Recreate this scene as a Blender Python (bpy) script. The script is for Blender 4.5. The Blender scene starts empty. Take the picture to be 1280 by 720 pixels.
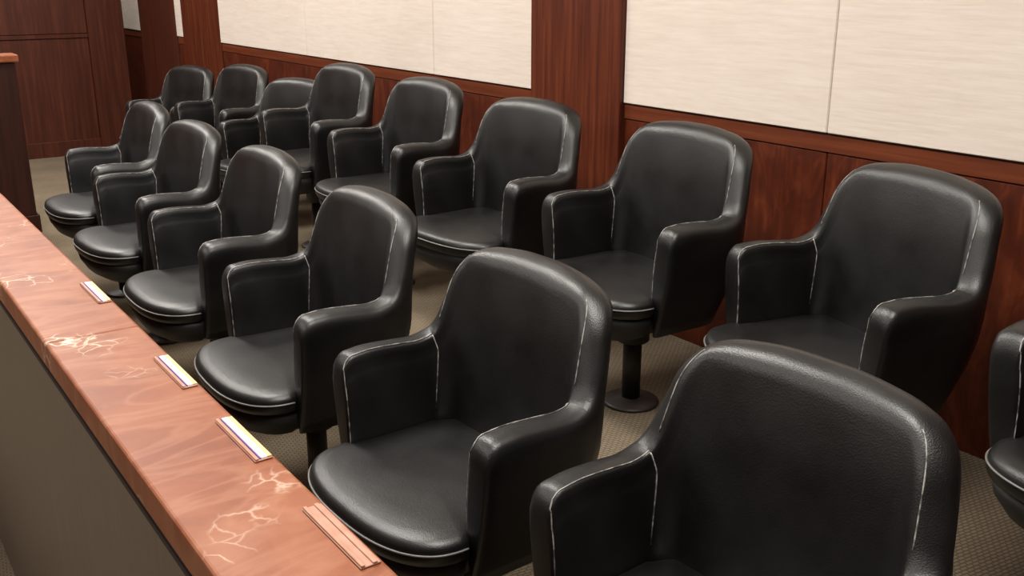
import bpy, bmesh, math, random
from mathutils import Vector, Matrix

random.seed(7)
SC = bpy.context.scene
C = SC.collection
PI = math.pi

# ------------------------------------------------------------------ camera
CAM_Z = 1.394
F_PX = 1233.0
PITCH = math.atan(390 / F_PX)
YAW = math.atan(921 / math.hypot(F_PX, 390))
cam_d = bpy.data.cameras.new('camera')
cam_d.sensor_fit = 'HORIZONTAL'
cam_d.sensor_width = 36.0
cam_d.lens = 36.0 * F_PX / 1280.0
cam_d.clip_start = 0.02
cam = bpy.data.objects.new('camera', cam_d)
C.objects.link(cam)
cam.location = (0, 0, CAM_Z)
cam.rotation_euler = (PI / 2 - PITCH, 0, -YAW)
SC.camera = cam

# ------------------------------------------------------------------ world and exposure
w = bpy.data.worlds.new('world')
SC.world = w
w.use_nodes = True
w.node_tree.nodes['Background'].inputs[0].default_value = (0.9, 0.9, 1.0, 1)
w.node_tree.nodes['Background'].inputs[1].default_value = 0.02
SC.view_settings.view_transform = 'Standard'
SC.view_settings.look = 'None'
SC.view_settings.gamma = 1.0
SC.view_settings.use_curve_mapping = False
SC.view_settings.exposure = 0.0
LAMP_W = 70.0          # watts of each ceiling troffer
LAMP_COL = (1.0, 0.945, 0.88)

# ------------------------------------------------------------------ node helpers
def new_mat(name):
    m = bpy.data.materials.new(name)
    m.use_nodes = True
    nt = m.node_tree
    return m, nt, nt.nodes['Principled BSDF']

def node(nt, typ, **kw):
    n = nt.nodes.new(typ)
    for k, v in kw.items():
        if k in n.inputs.keys():
            n.inputs[k].default_value = v
        else:
            setattr(n, k, v)
    return n

def ramp(nt, fac, stops):
    r = nt.nodes.new('ShaderNodeValToRGB')
    el = r.color_ramp.elements
    while len(el) < len(stops):
        el.new(0.5)
    for e, (p, c) in zip(el, stops):
        e.position = p
        e.color = (c[0], c[1], c[2], 1) if not isinstance(c, (int, float)) else (c, c, c, 1)
    nt.links.new(fac, r.inputs[0])
    return r.outputs[0]

def coords(nt, scale=(1, 1, 1), kind='Object', rot=(0, 0, 0)):
    t = nt.nodes.new('ShaderNodeTexCoord')
    mp = nt.nodes.new('ShaderNodeMapping')
    mp.inputs['Scale'].default_value = scale
    mp.inputs['Rotation'].default_value = rot
    nt.links.new(t.outputs[kind], mp.inputs[0])
    return mp.outputs[0]

def bump(nt, bsdf, height, strength=0.2, dist=0.002):
    b = nt.nodes.new('ShaderNodeBump')
    b.inputs['Strength'].default_value = strength
    b.inputs['Distance'].default_value = dist
    nt.links.new(height, b.inputs['Height'])
    nt.links.new(b.outputs[0], bsdf.inputs['Normal'])

def mix(nt, a, b, fac, mode='MIX'):
    n = nt.nodes.new('ShaderNodeMix')
    n.data_type = 'RGBA'
    n.blend_type = mode
    for sock, v in ((n.inputs[0], fac), (n.inputs[6], a), (n.inputs[7], b)):
        if hasattr(v, 'is_linked'):
            nt.links.new(v, sock)
        elif isinstance(v, (int, float)):
            sock.default_value = v
        else:
            sock.default_value = (v[0], v[1], v[2], 1)
    return n.outputs[2]

# ------------------------------------------------------------------ materials
def mat_leather():
    m, nt, b = new_mat('black_leather')
    co = coords(nt)
    n1 = node(nt, 'ShaderNodeTexNoise', Scale=9.0, Detail=3.0)
    nt.links.new(co, n1.inputs['Vector'])
    col = ramp(nt, n1.outputs[0], [(0.3, (0.0030, 0.0029, 0.0028)), (0.75, (0.0055, 0.0053, 0.0051))])
    nt.links.new(col, b.inputs['Base Color'])
    ro = ramp(nt, n1.outputs[0], [(0.3, 0.37), (0.75, 0.47)])
    nt.links.new(ro, b.inputs['Roughness'])
    b.inputs['Specular IOR Level'].default_value = 0.66
    v = node(nt, 'ShaderNodeTexVoronoi', Scale=420.0)
    nt.links.new(co, v.inputs['Vector'])
    n2 = node(nt, 'ShaderNodeTexNoise', Scale=16.0, Detail=4.0)
    nt.links.new(co, n2.inputs['Vector'])
    h = mix(nt, v.outputs['Distance'], n2.outputs[0], 0.75)
    bump(nt, b, h, 0.25, 0.004)
    return m

def mat_plain(name, col, rough=0.5, metal=0.0, spec=0.5):
    m, nt, b = new_mat(name)
    co = coords(nt)
    n1 = node(nt, 'ShaderNodeTexNoise', Scale=14.0, Detail=3.0)
    nt.links.new(co, n1.inputs['Vector'])
    c2 = tuple(min(1, c * 1.15) for c in col)
    c1 = tuple(c * 0.88 for c in col)
    nt.links.new(ramp(nt, n1.outputs[0], [(0.3, c1), (0.7, c2)]), b.inputs['Base Color'])
    b.inputs['Roughness'].default_value = rough
    b.inputs['Metallic'].default_value = metal
    b.inputs['Specular IOR Level'].default_value = spec
    return m

def mat_wood(name, dark, mid, light, burl=False, axis='Z', rough=0.42):
    m, nt, b = new_mat(name)
    sc = (1.0, 1.0, 0.045) if axis == 'Z' else (1.0, 0.045, 1.0)
    co = coords(nt, sc, 'Object')
    g = node(nt, 'ShaderNodeTexNoise', Scale=46.0, Detail=5.0, Roughness=0.6, Distortion=0.3)
    nt.links.new(co, g.inputs['Vector'])
    fac = g.outputs[0]
    if burl:
        co2 = coords(nt, (1, 1, 0.55), 'Object')
        g2 = node(nt, 'ShaderNodeTexNoise', Scale=11.0, Detail=4.0, Roughness=0.6, Distortion=1.6)
        nt.links.new(co2, g2.inputs['Vector'])
        fac = mix(nt, g.outputs[0], g2.outputs[0], 0.62)
    nt.links.new(ramp(nt, fac, [(0.30, dark), (0.5, mid), (0.72, light)]), b.inputs['Base Color'])
    b.inputs['Roughness'].default_value = rough
    b.inputs['Specular IOR Level'].default_value = 0.34
    bump(nt, b, fac, 0.06, 0.001)
    return m

def mat_marble():
    m, nt, b = new_mat('salmon_marble')
    co = coords(nt, (1, 1, 1), 'Object')
    n1 = node(nt, 'ShaderNodeTexNoise', Scale=5.0, Detail=7.0, Roughness=0.62, Distortion=0.7)
    nt.links.new(co, n1.inputs['Vector'])
    base = ramp(nt, n1.outputs[0], [(0.28, (0.145, 0.034, 0.0105)), (0.5, (0.205, 0.055, 0.0175)), (0.72, (0.26, 0.086, 0.034))])
    # soft bands across the slab
    w1 = node(nt, 'ShaderNodeTexNoise', Scale=2.2, Detail=5.0, Distortion=2.2)
    cob = coords(nt, (1.0, 3.0, 1.0), 'Object', (0, 0, 0.5))
    nt.links.new(cob, w1.inputs['Vector'])
    band = ramp(nt, w1.outputs[0], [(0.42, 0.0), (0.50, 1.0), (0.58, 0.0)])
    c2 = mix(nt, base, (0.38, 0.18, 0.105), band)
    c2 = mix(nt, base, c2, 0.25)
    # thin white crackle veins, only in a few patches
    dn = node(nt, 'ShaderNodeTexNoise', Scale=9.0, Detail=4.0)
    nt.links.new(co, dn.inputs['Vector'])
    dco = mix(nt, co, dn.outputs['Color'], 0.10)
    v = node(nt, 'ShaderNodeTexVoronoi', Scale=26.0)
    v.feature = 'DISTANCE_TO_EDGE'
    nt.links.new(dco, v.inputs['Vector'])
    vein = ramp(nt, v.outputs['Distance'], [(0.0, 1.0), (0.02, 0.45), (0.07, 0.0)])
    pn = node(nt, 'ShaderNodeTexNoise', Scale=4.3, Detail=3.0)
    nt.links.new(co, pn.inputs['Vector'])
    patch = ramp(nt, pn.outputs[0], [(0.57, 0.0), (0.70, 1.0)])
    vf = mix(nt, vein, patch, 1.0, 'MULTIPLY')
    c3 = mix(nt, c2, (0.70, 0.58, 0.45), vf)
    nt.links.new(c3, b.inputs['Base Color'])
    b.inputs['Roughness'].default_value = 0.48
    b.inputs['Specular IOR Level'].default_value = 0.28
    return m

def mat_carpet():
    m, nt, b = new_mat('woven_carpet')
    co = coords(nt, (1, 1, 1), 'Object', (0, 0, 0.12))
    br = node(nt, 'ShaderNodeTexBrick', Scale=1.0)
    br.inputs['Color1'].default_value = (0.245, 0.203, 0.146, 1)
    br.inputs['Color2'].default_value = (0.215, 0.175, 0.124, 1)
    br.inputs['Mortar'].default_value = (0.118, 0.086, 0.056, 1)
    br.inputs['Mortar Size'].default_value = 0.0022
    br.inputs['Mortar Smooth'].default_value = 0.6
    br.inputs['Brick Width'].default_value = 0.020
    br.inputs['Row Height'].default_value = 0.010
    nt.links.new(co, br.inputs['Vector'])
    n1 = node(nt, 'ShaderNodeTexNoise', Scale=3.0, Detail=4.0)
    nt.links.new(co, n1.inputs['Vector'])
    c = mix(nt, br.outputs['Color'], ramp(nt, n1.outputs[0], [(0.3, 0.75), (0.7, 1.0)]), 1.0, 'MULTIPLY')
    nt.links.new(c, b.inputs['Base Color'])
    b.inputs['Roughness'].default_value = 0.95
    b.inputs['Specular IOR Level'].default_value = 0.1
    bump(nt, b, br.outputs['Fac'], -0.5, 0.003)
    return m

def mat_fabric_panel():
    m, nt, b = new_mat('linen_wall_panel')
    co = coords(nt, (1.0, 0.07, 1.0), 'Object')
    n1 = node(nt, 'ShaderNodeTexNoise', Scale=95.0, Detail=4.0, Roughness=0.6)
    nt.links.new(co, n1.inputs['Vector'])
    co2 = coords(nt, (1, 0.5, 1), 'Object')
    n2 = node(nt, 'ShaderNodeTexNoise', Scale=3.0, Detail=3.0)
    nt.links.new(co2, n2.inputs['Vector'])
    f = mix(nt, n1.outputs[0], n2.outputs[0], 0.35)
    nt.links.new(ramp(nt, f, [(0.30, (0.62, 0.535, 0.462)), (0.5, (0.68, 0.597, 0.526)), (0.7, (0.73, 0.655, 0.585))]), b.inputs['Base Color'])
    b.inputs['Roughness'].default_value = 0.9
    b.inputs['Specular IOR Level'].default_value = 0.15
    bump(nt, b, n1.outputs[0], 0.25, 0.002)
    return m

def mat_stitch():
    # dashed pale thread / worn piping
    m, nt, b = new_mat('pale_stitching')
    co = coords(nt)
    n1 = node(nt, 'ShaderNodeTexNoise', Scale=60.0, Detail=2.0)
    nt.links.new(co, n1.inputs['Vector'])
    nt.links.new(ramp(nt, n1.outputs[0], [(0.38, (0.06, 0.058, 0.055)), (0.62, (0.36, 0.345, 0.32))]), b.inputs['Base Color'])
    b.inputs['Roughness'].default_value = 0.5
    return m

def mat_acrylic():
    m, nt, b = new_mat('rosy_plastic')
    co = coords(nt)
    n1 = node(nt, 'ShaderNodeTexNoise', Scale=40.0)
    nt.links.new(co, n1.inputs['Vector'])
    nt.links.new(ramp(nt, n1.outputs[0], [(0.3, (0.36, 0.175, 0.115)), (0.7, (0.46, 0.25, 0.18))]), b.inputs['Base Color'])
    b.inputs['Roughness'].default_value = 0.35
    return m

def mat_emit(name, col, strength):
    m, nt, b = new_mat(name)
    b.inputs['Base Color'].default_value = (0.9, 0.9, 0.9, 1)
    b.inputs['Emission Color'].default_value = (*col, 1)
    b.inputs['Emission Strength'].default_value = strength
    return m

M = {
    'leather': mat_leather(),
    'stitch': mat_stitch(),
    'piping': mat_plain('worn_grey_piping', (0.16, 0.155, 0.15), 0.35),
    'metal': mat_plain('black_metal', (0.012, 0.011, 0.011), 0.45),
    'pan': mat_plain('black_plastic', (0.010, 0.010, 0.010), 0.6),
    'baseplate': mat_plain('dark_base_metal', (0.030, 0.022, 0.018), 0.5),
    'wood': mat_wood('mahogany_straight', (0.048, 0.0098, 0.0038), (0.088, 0.0180, 0.0066), (0.142, 0.034, 0.012)),
    'wood_rail': mat_wood('mahogany_rail', (0.085, 0.019, 0.007), (0.120, 0.028, 0.010), (0.165, 0.042, 0.015), axis='Y'),
    'burl': mat_wood('mahogany_burl', (0.036, 0.0068, 0.0028), (0.072, 0.0135, 0.0050), (0.150, 0.034, 0.0115), burl=True),
    'dark_wood': mat_wood('dark_mahogany', (0.040, 0.010, 0.0055), (0.062, 0.0150, 0.0075), (0.095, 0.024, 0.012)),
    'marble': mat_marble(),
    'carpet': mat_carpet(),
    'linen': mat_fabric_panel(),
    'laminate': mat_wood('brown_laminate', (0.070, 0.049, 0.036), (0.082, 0.058, 0.042), (0.096, 0.069, 0.051), rough=0.35),
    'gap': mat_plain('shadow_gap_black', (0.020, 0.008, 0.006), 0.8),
    'plaster': mat_plain('ceiling_plaster', (0.72, 0.70, 0.66), 0.9),
    'wallpaint': mat_plain('beige_wall_paint', (0.45, 0.38, 0.31), 0.85),
    'white_metal': mat_plain('white_enamel', (0.75, 0.75, 0.73), 0.4),
    'acrylic': mat_acrylic(),
    'card': mat_plain('cream_card', (0.62, 0.42, 0.19), 0.6),
    'white_card': mat_plain('white_card', (1.0, 0.97, 0.95), 0.35),
    'purple': mat_plain('purple_ink', (0.10, 0.05, 0.28), 0.5),
    'diffuser': mat_emit('lit_diffuser', LAMP_COL, 4.0),
}

# ------------------------------------------------------------------ mesh helpers
def mesh_obj(name, verts, faces, mat, parent=None, smooth=False):
    me = bpy.data.meshes.new(name)
    me.from_pydata([tuple(v) for v in verts], [], faces)
    me.materials.append(mat)
    if smooth:
        for p in me.polygons:
            p.use_smooth = True
    me.update()
    o = bpy.data.objects.new(name, me)
    C.objects.link(o)
    if parent is not None:
        o.parent = parent
    return o

def bm_obj(name, bm, mat, parent=None, smooth=False):
    bmesh.ops.recalc_face_normals(bm, faces=bm.faces)
    me = bpy.data.meshes.new(name)
    bm.to_mesh(me)
    bm.free()
    me.materials.append(mat)
    if smooth:
        for p in me.polygons:
            p.use_smooth = True
    o = bpy.data.objects.new(name, me)
    C.objects.link(o)
    if parent is not None:
        o.parent = parent
    return o

def box_bm(lo, hi, bev=0.0, seg=2):
    bm = bmesh.new()
    bmesh.ops.create_cube(bm, size=1.0)
    for v in bm.verts:
        v.co = Vector([lo[i] + (v.co[i] + 0.5) * (hi[i] - lo[i]) for i in range(3)])
    if bev > 0:
        bmesh.ops.bevel(bm, geom=bm.edges[:], offset=bev, segments=seg, affect='EDGES', profile=0.5)
    return bm

def box(name, lo, hi, mat, parent=None, bev=0.0, seg=2):
    return bm_obj(name, box_bm(lo, hi, bev, seg), mat, parent)

def lathe(name, prof, mat, parent=None, n=32):
    verts, faces = [], []
    for r, z in prof:
        for k in range(n):
            a = 2 * PI * k / n
            verts.append((r * math.cos(a), r * math.sin(a), z))
    for i in range(len(prof) - 1):
        for k in range(n):
            faces.append((i * n + k, i * n + (k + 1) % n, (i + 1) * n + (k + 1) % n, (i + 1) * n + k))
    faces.append(tuple(range(n))[::-1])
    faces.append(tuple((len(prof) - 1) * n + k for k in range(n)))
    o = mesh_obj(name, verts, faces, mat, parent, smooth=True)
    return o

def tube(name, paths, r, mat, parent=None, n=6):
    """paths: list of point lists; each becomes a thin tube, all in one mesh"""
    verts, faces = [], []
    for pts in paths:
        pts = [Vector(p) for p in pts]
        base = len(verts)
        for i, p in enumerate(pts):
            t = (pts[min(i + 1, len(pts) - 1)] - pts[max(i - 1, 0)]).normalized()
            a = t.cross(Vector((0.3, 0.2, 0.93)))
            if a.length < 0.05:
                a = t.cross(Vector((1, 0, 0)))
            a.normalize()
            b2 = t.cross(a)
            for k in range(n):
                an = 2 * PI * k / n
                verts.append(p + r * (math.cos(an) * a + math.sin(an) * b2))
        for i in range(len(pts) - 1):
            for k in range(n):
                faces.append((base + i * n + k, base + i * n + (k + 1) % n, base + (i + 1) * n + (k + 1) % n, base + (i + 1) * n + k))
        faces.append(tuple(base + k for k in range(n))[::-1])
        e = base + (len(pts) - 1) * n
        faces.append(tuple(e + k for k in range(n)))
    return mesh_obj(name, verts, faces, mat, parent, smooth=True)

def empty(name, loc=(0, 0, 0), rz=0.0):
    o = bpy.data.objects.new(name, None)
    C.objects.link(o)
    o.location = loc
    o.rotation_euler = (0, 0, rz)
    o.empty_display_size = 0.1
    return o

def tag(o, label, cat=None, group=None, kind=None):
    if label:
        o['label'] = label
    if cat:
        o['category'] = cat
    if group:
        o['group'] = group
    if kind:
        o['kind'] = kind
    return o

def lerp_keys(keys, x):
    if x <= keys[0][0]:
        return keys[0][1]
    for i in range(len(keys) - 1):
        (x0, y0), (x1, y1) = keys[i], keys[i + 1]
        if x <= x1:
            # monotone-ish cubic through finite-difference slopes
            def sl(j):
                a = keys[max(j - 1, 0)]
                b = keys[min(j + 1, len(keys) - 1)]
                return (b[1] - a[1]) / (b[0] - a[0])
            h = x1 - x0
            t = (x - x0) / h
            m0, m1 = sl(i) * h, sl(i + 1) * h
            return ((2 * t**3 - 3 * t**2 + 1) * y0 + (t**3 - 2 * t**2 + t) * m0
                    + (-2 * t**3 + 3 * t**2) * y1 + (t**3 - t**2) * m1)
    return keys[-1][1]

# ------------------------------------------------------------------ the setting
WX = 2.418            # face of the wood wall beside the back row
WY = 8.60             # far wall
TIER_Z = 0.154        # floor of the back row
LOW_Z = 0.0           # floor of the front row
FLOOR_OUT = -0.420    # courtroom floor outside the rail
YE = 10.6             # end of the passage behind the far wall
CEIL = 2.95
X0, Y0 = -5.2, -3.4   # the rest of the room, behind and left of the camera

def struct(o, label=None):
    o['kind'] = 'structure'
    if label:
        o['label'] = label
    return o

struct(box('floor', (X0, Y0, FLOOR_OUT - 0.1), (WX + 0.3, YE + 0.3, FLOOR_OUT), M['carpet']), 'brown woven carpet of the lower courtroom floor')
struct(box('floor_front_tier', (0.33, Y0, FLOOR_OUT - 0.05), (WX + 0.02, YE, 0.0), M['carpet']), 'brown woven carpet under the front row of chairs')
struct(box('floor_back_tier', (1.48, Y0, LOW_Z - 0.05), (WX + 0.02, 6.78, TIER_Z), M['carpet'], bev=0.004), 'brown woven carpet step under the back row of chairs')
struct(box('ceiling', (X0, Y0, CEIL), (WX + 0.3, YE + 0.3, CEIL + 0.1), M['plaster']), 'plain pale ceiling')
struct(box('wall_left', (X0 - 0.1, Y0, FLOOR_OUT), (X0, YE, CEIL), M['dark_wood']), 'plain dark mahogany wall')
struct(box('wall_near', (X0, Y0 - 0.1, FLOOR_OUT), (WX + 0.3, Y0, CEIL), M['dark_wood']), 'plain dark mahogany wall')

# side wall: backing, wood panels, rails, pilasters, linen panels
wr = struct(box('wall_right', (WX + 0.02, Y0, LOW_Z), (WX + 0.22, YE + 0.2, CEIL), M['gap']),
            'mahogany wall with pale linen panels behind the back row')
PB = 0.954            # lower edge of the linen panels
RAIL = 0.052
def linen(y0, y1):
    box('linen_panel', (WX - 0.012, y0 + 0.0015, PB + 0.004), (WX + 0.03, y1 - 0.0015, CEIL - 0.02), M['linen'], wr, bev=0.003, seg=1)
def pilaster(y0, y1, mat, out=0.03):
    box('pilaster', (WX - out, y0, LOW_Z), (WX + 0.03, y1, CEIL), mat, wr, bev=0.003, seg=1)
def wainscot(edges):
    for y0, y1 in zip(edges[:-1], edges[1:]):
        box('wood_panel', (WX, y0 + 0.0018, LOW_Z), (WX + 0.03, y1 - 0.0018, PB - RAIL - 0.002), M['burl'], wr, bev=0.0025, seg=1)
    box('rail', (WX - 0.004, edges[0], PB - RAIL), (WX + 0.03, edges[-1], PB), M['wood_rail'], wr, bev=0.002, seg=1)

wainscot([0.915, 1.805, 2.690])
linen(0.915, 1.805)
linen(1.805, 2.690)
pilaster(0.380, 0.915, M['wood'])
for y0, y1 in ((-3.4, -2.455), (-2.455, -1.51), (-1.51, -0.565), (-0.565, 0.38)):
    box('wood_panel', (WX, y0 + 0.002, LOW_Z), (WX + 0.03, y1 - 0.002, CEIL), M['burl'], wr, bev=0.003, seg=1)
pilaster(2.690, 3.225, M['wood'])
wainscot([3.225, 4.0, 4.9, 5.85, 6.817])
linen(3.225, 4.0)
linen(4.0, 5.4)
linen(5.4, 6.817)
pilaster(6.817, 7.616, M['wood'], 0.012)
linen(7.616, 7.765)
wainscot([7.616, 7.765])
pilaster(7.765, 8.70, M['dark_wood'], 0.02)
linen(8.70, YE)
wainscot([8.70, YE])

# far wall: wood panels over and under a rail, baseboard, end pilaster
wf = struct(box('wall_far', (X0, WY + 0.02, FLOOR_OUT), (2.20, WY + 0.18, CEIL), M['gap']), 'dark mahogany far wall of the courtroom')
xs = [X0, -3.8, -2.4, -1.0, 0.45, 1.955]
for x0, x1 in zip(xs[:-1], xs[1:]):
    box('wood_panel', (x0 + 0.0008, WY, LOW_Z), (x1 - 0.0008, WY + 0.03, 0.922), M['dark_wood'], wf, bev=0.003, seg=1)
    box('wood_panel', (x0 + 0.0008, WY, 0.958), (x1 - 0.0008, WY + 0.03, CEIL), M['dark_wood'], wf, bev=0.003, seg=1)
box('rail', (X0, WY - 0.008, 0.925), (1.955, WY + 0.03, 0.955), M['dark_wood'], wf, bev=0.002, seg=1)
box('pilaster', (1.956, WY - 0.03, LOW_Z), (2.235, WY + 0.21, CEIL), M['dark_wood'], wf, bev=0.004, seg=1)
bb = box('baseboard_far', (X0, WY - 0.02, LOW_Z), (1.955, WY, LOW_Z + 0.12), M['dark_wood'], bev=0.003, seg=1)
struct(bb, 'mahogany baseboard along the far wall')
struct(box('wall_passage', (X0, YE, FLOOR_OUT), (WX + 0.02, YE + 0.1, CEIL), M['dark_wood']), 'dark wood wall at the end of the passage')

# ------------------------------------------------------------------ ceiling lights (out of the frame, the room's own lamps plus one added over the passage)
def troffer(x, y, watts, label):
    t = empty('ceiling_light', (x, y, CEIL - 0.06))
    tag(t, label, 'ceiling light', 'ceiling light panels')
    hw, hl = 0.30, 0.60
    bm = bmesh.new()
    for lo, hi in (((-hw, -hl, 0), (-hw + 0.025, hl, 0.06)), ((hw - 0.025, -hl, 0), (hw, hl, 0.06)),
                   ((-hw + 0.025, -hl, 0), (hw - 0.025, -hl + 0.025, 0.06)), ((-hw + 0.025, hl - 0.025, 0), (hw - 0.025, hl, 0.06))):
        b2 = box_bm(lo, hi)
        me = bpy.data.meshes.new('t')
        b2.to_mesh(me)
        b2.free()
        bm.from_mesh(me)
        bpy.data.meshes.remove(me)
    bm_obj('frame', bm, M['white_metal'], t)
    box('diffuser', (-hw + 0.026, -hl + 0.026, 0.022), (hw - 0.026, hl - 0.026, 0.03), M['diffuser'], t)
    ld = bpy.data.lights.new('troffer_light', 'AREA')
    ld.shape = 'RECTANGLE'
    ld.size, ld.size_y = hw * 1.7, hl * 1.7
    ld.energy = LAMP_W * watts
    ld.color = LAMP_COL
    lo = bpy.data.objects.new('troffer_light', ld)
    C.objects.link(lo)
    lo.parent = t
    lo.location = (0, 0, 0.015)

PLACES = {(-2.6): 'over the open courtroom floor', 0.75: 'over the chair rows'}
NTH = ['first', 'second', 'third', 'fourth', 'fifth']
for x, watts in ((-2.6, 0.62), (0.75, 0.95)):
    for i, y in enumerate((0.6, 2.8, 5.0, 7.2)):
        troffer(x, y, watts, 'flat white ceiling light panel ' + PLACES[x] + ', ' + NTH[i] + ' from the near wall')

troffer(1.55, 9.65, 0.35, 'added flat white ceiling light panel to brighten the passage behind the far wall')  # lamp added to brighten the otherwise black passage

# ------------------------------------------------------------------ the swivel chair
AX = 0.265            # half distance between the arm centre lines
YB = 0.165            # centre line of the back at arm height
RC = 0.085            # corner radius of the bucket in plan
YF = -0.110           # front end of the straight arm
L_ARM = (YB - RC) - YF
L_COR = RC * PI / 2
L_BACK = AX - RC
L_HALF = L_ARM + L_COR + L_BACK
S_SEAM = 0.206
# upper edge of the bucket unrolled: (distance along the plan path, height)
CREST = [(0.0, 0.637), (0.05, 0.641), (0.12, 0.637), (0.165, 0.634), (S_SEAM, 0.643), (0.226, 0.666), (0.239, 0.700),
         (0.250, 0.736), (0.260, 0.769), (0.276, 0.799), (0.302, 0.824), (0.343, 0.841), (0.395, 0.850), (0.445, 0.855), (L_HALF, 0.856)]

def sstep(a, b, x):
    t = max(0.0, min(1.0, (x - a) / (b - a)))
    return t * t * (3 - 2 * t)

def catmull(pts, n):
    out = []
    P = [Vector(p) for p in pts]
    P = [P[0] * 2 - P[1]] + P + [Vector((2 * pts[-1][0] - pts[-2][0], pts[-2][1]))]
    for i in range(1, len(P) - 2):
        for k in range(n):
            t = k / n
            p0, p1, p2, p3 = P[i - 1], P[i], P[i + 1], P[i + 2]
            out.append(0.5 * ((2 * p1) + (p2 - p0) * t + (2 * p0 - 5 * p1 + 4 * p2 - p3) * t * t + (3 * p1 - p0 - 3 * p2 + p3) * t ** 3))
    out.append(P[-2])
    return out

CREST_F = catmull(CREST, 4)                       # fine crest polyline
I_SEAM = 4 * 4                                    # index of the arm/back seam
def crest_frame(i):
    a, b2 = CREST_F[max(i - 1, 0)], CREST_F[min(i + 1, len(CREST_F) - 1)]
    t = (b2 - a).normalized()
    if i == len(CREST_F) - 1:
        t = Vector((1, 0))
    return CREST_F[i], Vector((t.y, -t.x))
_len = [0.0]
for i in range(1, len(CREST_F)):
    _len.append(_len[-1] + (CREST_F[i] - CREST_F[i - 1]).length)

def plan(s):
    """half path for the +x side: point and outward normal in plan"""
    if s <= L_ARM:
        return Vector((AX, YF + s)), Vector((1, 0))
    if s <= L_ARM + L_COR:
        a = (s - L_ARM) / RC
        c = Vector((AX - RC, YB - RC))
        n = Vector((math.cos(a), math.sin(a)))
        return c + RC * n, n
    d = s - L_ARM - L_COR
    return Vector((AX - RC - d, YB)), Vector((0, 1))

def shell_pt(s, n_off, z, side):
    p, n = plan(s)
    backness = sstep(L_ARM * 0.8, L_ARM + L_COR * 0.85, s)
    dz = z - 0.633
    lean = backness * (0.06 * dz + 0.55 * dz * dz if dz > 0 else 0.06 * dz)
    flare = 0.06 * (1 - backness) * (z - 0.633)
    # the outer skin tucks in towards the pedestal under the seat
    tuck = 0.0
    if n_off > 0 and z < 0.58:
        t = (0.58 - z) / 0.24
        tuck = (0.030 + 0.060 * backness) * t * t
    q = p + n * (n_off - tuck)
    x = q.x + flare
    y = q.y + lean
    x *= 1 + 0.005 * backness * max(0, z - 0.66) / 0.2
    return Vector((side * x, y, z))

def column(i):
    """closed profile through crest point i as (s, offset, z): inner bottom, edge, outer bottom"""
    c, nv = crest_frame(i)
    bk = sstep(S_SEAM - 0.02, L_ARM + L_COR * 0.7, c.x)
    top = sstep(0.30, 0.42, c.x)
    t = 0.031 + 0.005 * bk
    if i <= I_SEAM:
        sb = c.x
    else:
        f = (_len[i] - _len[I_SEAM]) / (_len[-1] - _len[I_SEAM])
        sb = S_SEAM + (L_HALF - S_SEAM) * f
    D0 = 0.040
    p1 = c + nv * D0
    def bez(end_z, f):
        p2 = p1 + nv * (0.012 + 0.020 * bk)
        p3 = Vector((sb, end_z))
        p2b = Vector((sb, end_z + (p1.y - end_z) * 0.35))
        g = 1 - f
        return g**3 * p1 + 3 * g * g * f * p2 + 3 * g * f * f * p2b + f**3 * p3
    out = []
    for f in (1.0, 0.88, 0.74, 0.60, 0.46, 0.32, 0.18, 0.08):
        q = bez(0.405, f)
        out.append((q.x, -(t + 0.005 * math.sin(PI * f) * (1 - bk)), q.y))
    # softly rounded inner edge (sharper on the arms), flat gusset, rounded outer edge
    def e(d, n):
        q = c + nv * d
        out.append((q.x, n, q.y))
    r = 0.012 + 0.010 * bk + 0.010 * top
    def qc(d, r_):                                 # quarter round: how far the skin has curled in at depth d
        u = max(0.0, 1 - d / r_)
        return r_ * (1 - math.sqrt(max(0.0, 1 - u * u)))
    e(D0, -t)
    e(max(r * 1.02, 0.020), -t)
    e(r * 0.62, -(t - qc(r * 0.62, r)))
    e(r * 0.30, -(t - qc(r * 0.30, r)))
    e(r * 0.10, -(t - qc(r * 0.10, r)))
    e(0.0, -(t - r))
    e(-0.0010, -(t - r) * 0.3)
    ro = 0.026
    e(0.0, t - ro)
    e(ro * 0.12, t - ro + ro * 0.47)
    e(ro * 0.40, t - ro + ro * 0.80)
    e(ro, t - 0.0002)
    e(D0, t)
    for f in (0.15, 0.32, 0.5, 0.64, 0.78, 0.9, 1.0):
        q = bez(0.335, f)
        out.append((q.x, t, q.y))
    return out
J_EDGE = 12                                        # profile index of the inner stitched edge

def row_pts(i, side):
    return [shell_pt(s_, n_, z_, side) for s_, n_, z_ in column(i)]

def shell_mesh(name, rows, mat, parent, cap_first=False):
    m = len(rows[0])
    bm = bmesh.new()
    vs = [[bm.verts.new(p) for p in r] for r in rows]
    for i in range(len(rows) - 1):
        for j in range(m):
            bm.faces.new((vs[i][j], vs[i][(j + 1) % m], vs[i + 1][(j + 1) % m], vs[i + 1][j]))
    if cap_first:
        bm.faces.new(vs[0])
    return bm_obj(name, bm, mat, parent, smooth=True)

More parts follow.
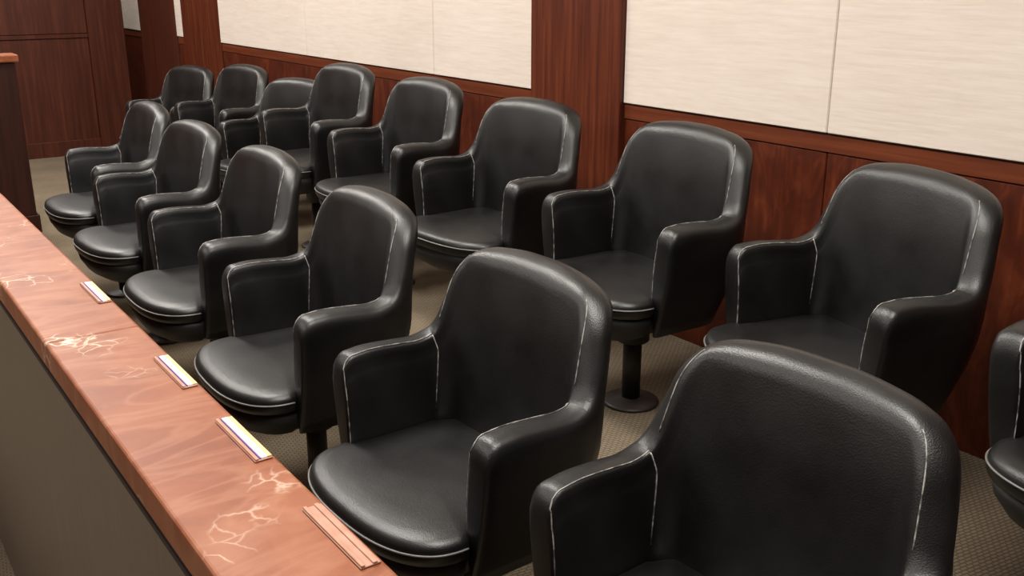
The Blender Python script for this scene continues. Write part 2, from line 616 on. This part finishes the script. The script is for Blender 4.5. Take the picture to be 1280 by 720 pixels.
def make_armrest(parent, side):
    rows = []
    # rounded front end: gusset wraps over the front edge of the arm
    for dy, sq, dr in ((-0.0265, 0.66, 0.050), (-0.0260, 0.80, 0.040), (-0.0225, 0.89, 0.024), (-0.0160, 0.95, 0.012), (-0.008, 0.985, 0.004)):
        row = []
        for s_, n_, z_ in column(0):
            f = (z_ - 0.405) / (0.641 - 0.405)
            p = shell_pt(0.0, n_ * sq, z_ - dr * max(0, f), side)
            p.y += dy
            row.append(p)
        rows.append(row)
    for i in range(0, I_SEAM + 1):
        rows.append(row_pts(i, side))
    a = shell_mesh('armrest', rows, M['leather'], parent, True)
    off = Vector((-side * 0.0006, 0, 0.0006))
    front = [rows[2][j] + Vector((-side * 0.0005, -0.0006, 0)) for j in range(0, J_EDGE)]
    tube('stitching', [front + [r[J_EDGE] + off for r in rows[3:]]], 0.0012, M['stitch'], a)
    sm = [p + Vector((-side * 0.0006, -0.0006, 0)) for p in row_pts(I_SEAM, side)[2:J_EDGE]]
    tube('seam_thread', [sm], 0.0014, M['stitch'], a)
    return a

def make_backrest(parent):
    n = len(CREST_F)
    rows = [row_pts(i, 1) for i in range(I_SEAM, n)] + [row_pts(i, -1) for i in range(n - 2, I_SEAM - 1, -1)]
    b = shell_mesh('backrest', rows, M['leather'], parent)
    for side in (1, -1):
        path = [row_pts(i, side)[J_EDGE] + Vector((0, -0.0004, 0.0002)) for i in range(I_SEAM + 5, I_SEAM + 25)]
        tube('stitching', [path], 0.0012, M['stitch'], b)
    return b

def seat_outline(n=48, grow=0.0):
    """D-shaped plan, clockwise from the back right; superellipse front"""
    pts = []
    hw = 0.246 + grow
    yb = 0.130 + grow
    pts.append((-0.20, yb))
    pts.append((0.0, yb + 0.008))
    pts.append((0.20, yb))
    for y in (0.08, 0.03, -0.03, -0.09):
        pts.append((0.226 + grow, y))
    pts.append((0.232 + grow, -0.132))
    for i in range(n + 1):
        a = PI * i / n
        ca, sa = math.cos(a), math.sin(a)
        x = hw * math.copysign(abs(ca) ** 0.80, ca)
        y = -0.146 - (0.138 + grow) * abs(sa) ** 0.80
        pts.append((x, y))
    pts.append((-0.232 - grow, -0.132))
    for y in (-0.09, -0.03, 0.03, 0.08):
        pts.append((-0.226 - grow, y))
    return pts

def loft(name, loops, mat, parent, smooth=True):
    m = len(loops[0])
    bm = bmesh.new()
    vs = [[bm.verts.new(p) for p in lp] for lp in loops]
    for i in range(len(loops) - 1):
        for j in range(m):
            bm.faces.new((vs[i][j], vs[i][(j + 1) % m], vs[i + 1][(j + 1) % m], vs[i + 1][j]))
    bm.faces.new(vs[0])
    bm.faces.new(vs[-1])
    return bm_obj(name, bm, mat, parent, smooth)

def make_chair():
    root = empty('swivel_armchair')
    cx, cy = 0.0, -0.09
    def ring(sc, z, grow=0.0):
        return [(cx + (x - cx) * sc, cy + (y - cy) * sc, z) for x, y in seat_outline(48, grow)]
    lo = [ring(0.95, 0.392), ring(0.985, 0.397), ring(1.0, 0.408), ring(1.0, 0.418), ring(0.994, 0.428), ring(0.975, 0.4375),
          ring(0.93, 0.444), ring(0.82, 0.449), ring(0.6, 0.4525), ring(0.3, 0.454), ring(0.08, 0.454)]
    seat = loft('seat_cushion', lo, M['leather'], root)
    pts = [(x * 1.004, cy + (y - cy) * 1.004, 0.4215) for x, y in seat_outline(48)]
    tube('piping', [pts[8:8 + 49]], 0.0022, M['piping'], seat)
    loft('seat_pan', [ring(0.50, 0.300), ring(0.66, 0.305), ring(0.84, 0.330), ring(0.93, 0.362), ring(0.955, 0.391)], M['pan'], root)
    make_backrest(root)
    make_armrest(root, -1)
    make_armrest(root, 1)
    lathe('seat_hub', [(0.045, 0.225), (0.050, 0.229), (0.050, 0.268), (0.085, 0.278), (0.090, 0.302)], M['metal'], root, 24)
    lathe('column', [(0.028, 0.008), (0.028, 0.27)], M['metal'], root, 24)
    lathe('base_plate', [(0.086, 0.0), (0.086, 0.006), (0.080, 0.011), (0.045, 0.013), (0.034, 0.018), (0.028, 0.020)], M['baseplate'], root, 32)
    return root

UPPER = ('seat_cushion', 'seat_pan', 'backrest', 'armrest', 'seat_hub')
def copy_tree(o, parent=None):
    c = o.copy()
    C.objects.link(c)
    c.parent = parent
    for ch in o.children:
        copy_tree(ch, c)
    return c

proto = make_chair()
# x, y, yaw off square (deg), seat height offset, tier, label
CHAIRS = [
    (1.003, 0.868, 3.2, -0.026, 0, 'black leather swivel armchair nearest the camera, cut off at the bottom edge'),
    (0.982, 1.570, 1.6, -0.018, 0, 'black leather swivel armchair in front row beside the empty card holder'),
    (0.991, 2.317, -1.7, -0.005, 0, 'third black leather armchair of the front row, counted from the near end'),
    (1.014, 3.078, -0.2, 0.003, 0, 'fourth black leather armchair of the front row, counted from the near end'),
    (1.034, 3.858, 2.5, -0.002, 0, 'fifth black leather armchair of the front row, second from the far end'),
    (1.066, 4.567, -0.8, 0.001, 0, 'farthest black leather armchair of the front row, by the pale carpet'),
    (1.850, 0.588, 2.0, -0.014, 1, 'black leather armchair cut off by the right edge of the picture'),
    (1.915, 1.346, -13.5, -0.045, 1, 'black leather armchair of the back row turned towards the far end, under the wall seam'),
    (1.902, 2.047, -1.8, -0.025, 1, 'back row black leather armchair whose pedestal and round base plate show'),
    (1.904, 2.799, 4.1, -0.027, 1, 'black leather armchair of the back row in front of the mahogany pilaster'),
    (1.911, 3.539, 1.8, -0.012, 1, 'black leather armchair of the back row just beyond the mahogany pilaster'),
    (1.915, 4.288, 2.8, -0.007, 1, 'tall-standing back row black armchair right beside the lowered chair'),
    (2.000, 4.985, 18.0, -0.138, 1, 'black leather armchair set lower than all its neighbours in the back row'),
    (1.990, 5.773, 10.4, -0.118, 1, 'second farthest black armchair of the back row, beyond the lowered chair'),
    (1.912, 6.503, 15.0, -0.172, 1, 'farthest black leather armchair of the back row, by the dark far corner'),
]
chairs = []
for i, (x, y, a, dz, tier, lab) in enumerate(CHAIRS):
    o = proto if i == 0 else copy_tree(proto)
    chairs.append((o, x, y, a, dz, tier, lab))
for o, x, y, a, dz, tier, lab in chairs:
    o.location = (x, y, TIER_Z if tier else 0.0)
    o.rotation_euler = (0, 0, -PI / 2 + math.radians(a))
    tag(o, lab, 'chair', 'back row of swivel armchairs' if tier else 'front row of swivel armchairs')
    for ch in o.children:
        if ch.name.split('.')[0] in UPPER:
            ch.location.z += dz

# ------------------------------------------------------------------ the rail counter in front of the chairs
HC = CAM_Z - 0.64     # counter top
CI, CO = 0.453, 0.283
CT = 0.054
ct = empty('jury_box_rail', (CO, 2.0, FLOOR_OUT))
tag(ct, 'long low partition with a salmon marble top running in front of the chairs', 'counter')
def lbox(name, lo, hi, mat, bev=0.0, seg=2):
    o = box(name, [lo[0] - CO, lo[1] - 2.0, lo[2] - FLOOR_OUT], [hi[0] - CO, hi[1] - 2.0, hi[2] - FLOOR_OUT], mat, ct, bev, seg)
    return o
edges = [-1.2, 0.10, 1.87, 3.70, 5.4]
for y0, y1 in zip(edges[:-1], edges[1:]):
    lbox('marble_slab', (CO, y0 + 0.0002, HC - CT), (CI, y1 - 0.0002, HC), M['marble'], 0.006, 3)
lbox('shadow_gap_strip', (CO - 0.001, -1.2, HC - CT - 0.0095), (CI - 0.012, 5.4, HC - CT - 0.0005), M['gap'])  # dark strip paints in the shadow gap under the marble edge
lbox('front_panel', (CO + 0.004, -1.2, FLOOR_OUT), (CO + 0.030, 5.4, HC - CT - 0.010), M['laminate'], 0.002, 1)
lbox('inner_panel', (CI - 0.055, -1.2, LOW_Z), (CI - 0.030, 5.4, HC - CT - 0.010), M['wood'])

# card holders lying along the inner edge of the marble
def holder(y, card, label):
    h = empty('card_holder', (0.434, y, HC + 0.0006))
    tag(h, label, 'card holder', 'card holders on the marble rail')
    L2 = 0.080
    box('base_strip', (-0.013, -L2, 0.0), (0.013, L2, 0.0022), M['acrylic'], h, bev=0.0006, seg=1)
    box('lip', (-0.012, -L2, 0.0021), (-0.007, L2, 0.0050), M['acrylic'], h, bev=0.0007, seg=1)
    if card:
        box('dark_strip', (-0.0050, -L2 + 0.002, 0.0021), (-0.0030, L2 - 0.002, 0.0040), M['purple'], h)
        box('white_strip', (-0.0030, -L2 + 0.002, 0.0021), (0.0055, L2 - 0.002, 0.0044), M['white_card'], h)
        box('cream_card', (0.0055, -L2 + 0.002, 0.0021), (0.0125, L2 - 0.002, 0.0042), M['card'], h)
    else:
        box('back_strip', (0.003, -L2, 0.0021), (0.009, L2, 0.0045), M['acrylic'], h, bev=0.0007, seg=1)
holder(2.130, True, 'card holder with white and cream strip farthest along the marble rail')
holder(1.593, True, 'middle card holder with white and cream strip on the marble rail')
holder(1.281, True, 'card holder with white strip nearest the empty holder on the marble rail')
holder(0.965, False, 'empty rosy plastic card holder at the near end of the marble rail')

# ------------------------------------------------------------------ taller wooden partition with a marble cap at the left edge
M['shaded_wood'] = mat_wood('shaded_mahogany', (0.016, 0.0040, 0.0024), (0.026, 0.0062, 0.0034), (0.040, 0.010, 0.0055))  # mahogany darkened to paint in the shade on the partition's unlit face
PX, PY = 0.976, 6.02
pt = empty('wooden_partition', (0.65, PY, LOW_Z))
tag(pt, 'tall shade-darkened mahogany partition with a marble cap at the left edge', 'partition')
def pbox(name, lo, hi, mat, bev=0.0):
    return box(name, [lo[0] - 0.65, lo[1] - PY, lo[2] - LOW_Z], [hi[0] - 0.65, hi[1] - PY, hi[2] - LOW_Z], mat, pt, bev, 2)
PZ = 0.948
for x0, x1 in ((0.34, PX),):
    pbox('wood_panel', (x0 + 0.001, PY, LOW_Z + 0.10), (x1 - 0.001, PY + 0.12, PZ), M['shaded_wood'], 0.003)
pbox('plinth', (0.34, PY - 0.012, LOW_Z), (PX + 0.012, PY + 0.13, LOW_Z + 0.10), M['shaded_wood'], 0.003)
pbox('marble_cap', (0.335, PY - 0.02, PZ), (PX + 0.020, PY + 0.14, PZ + 0.042), M['marble'], 0.008)
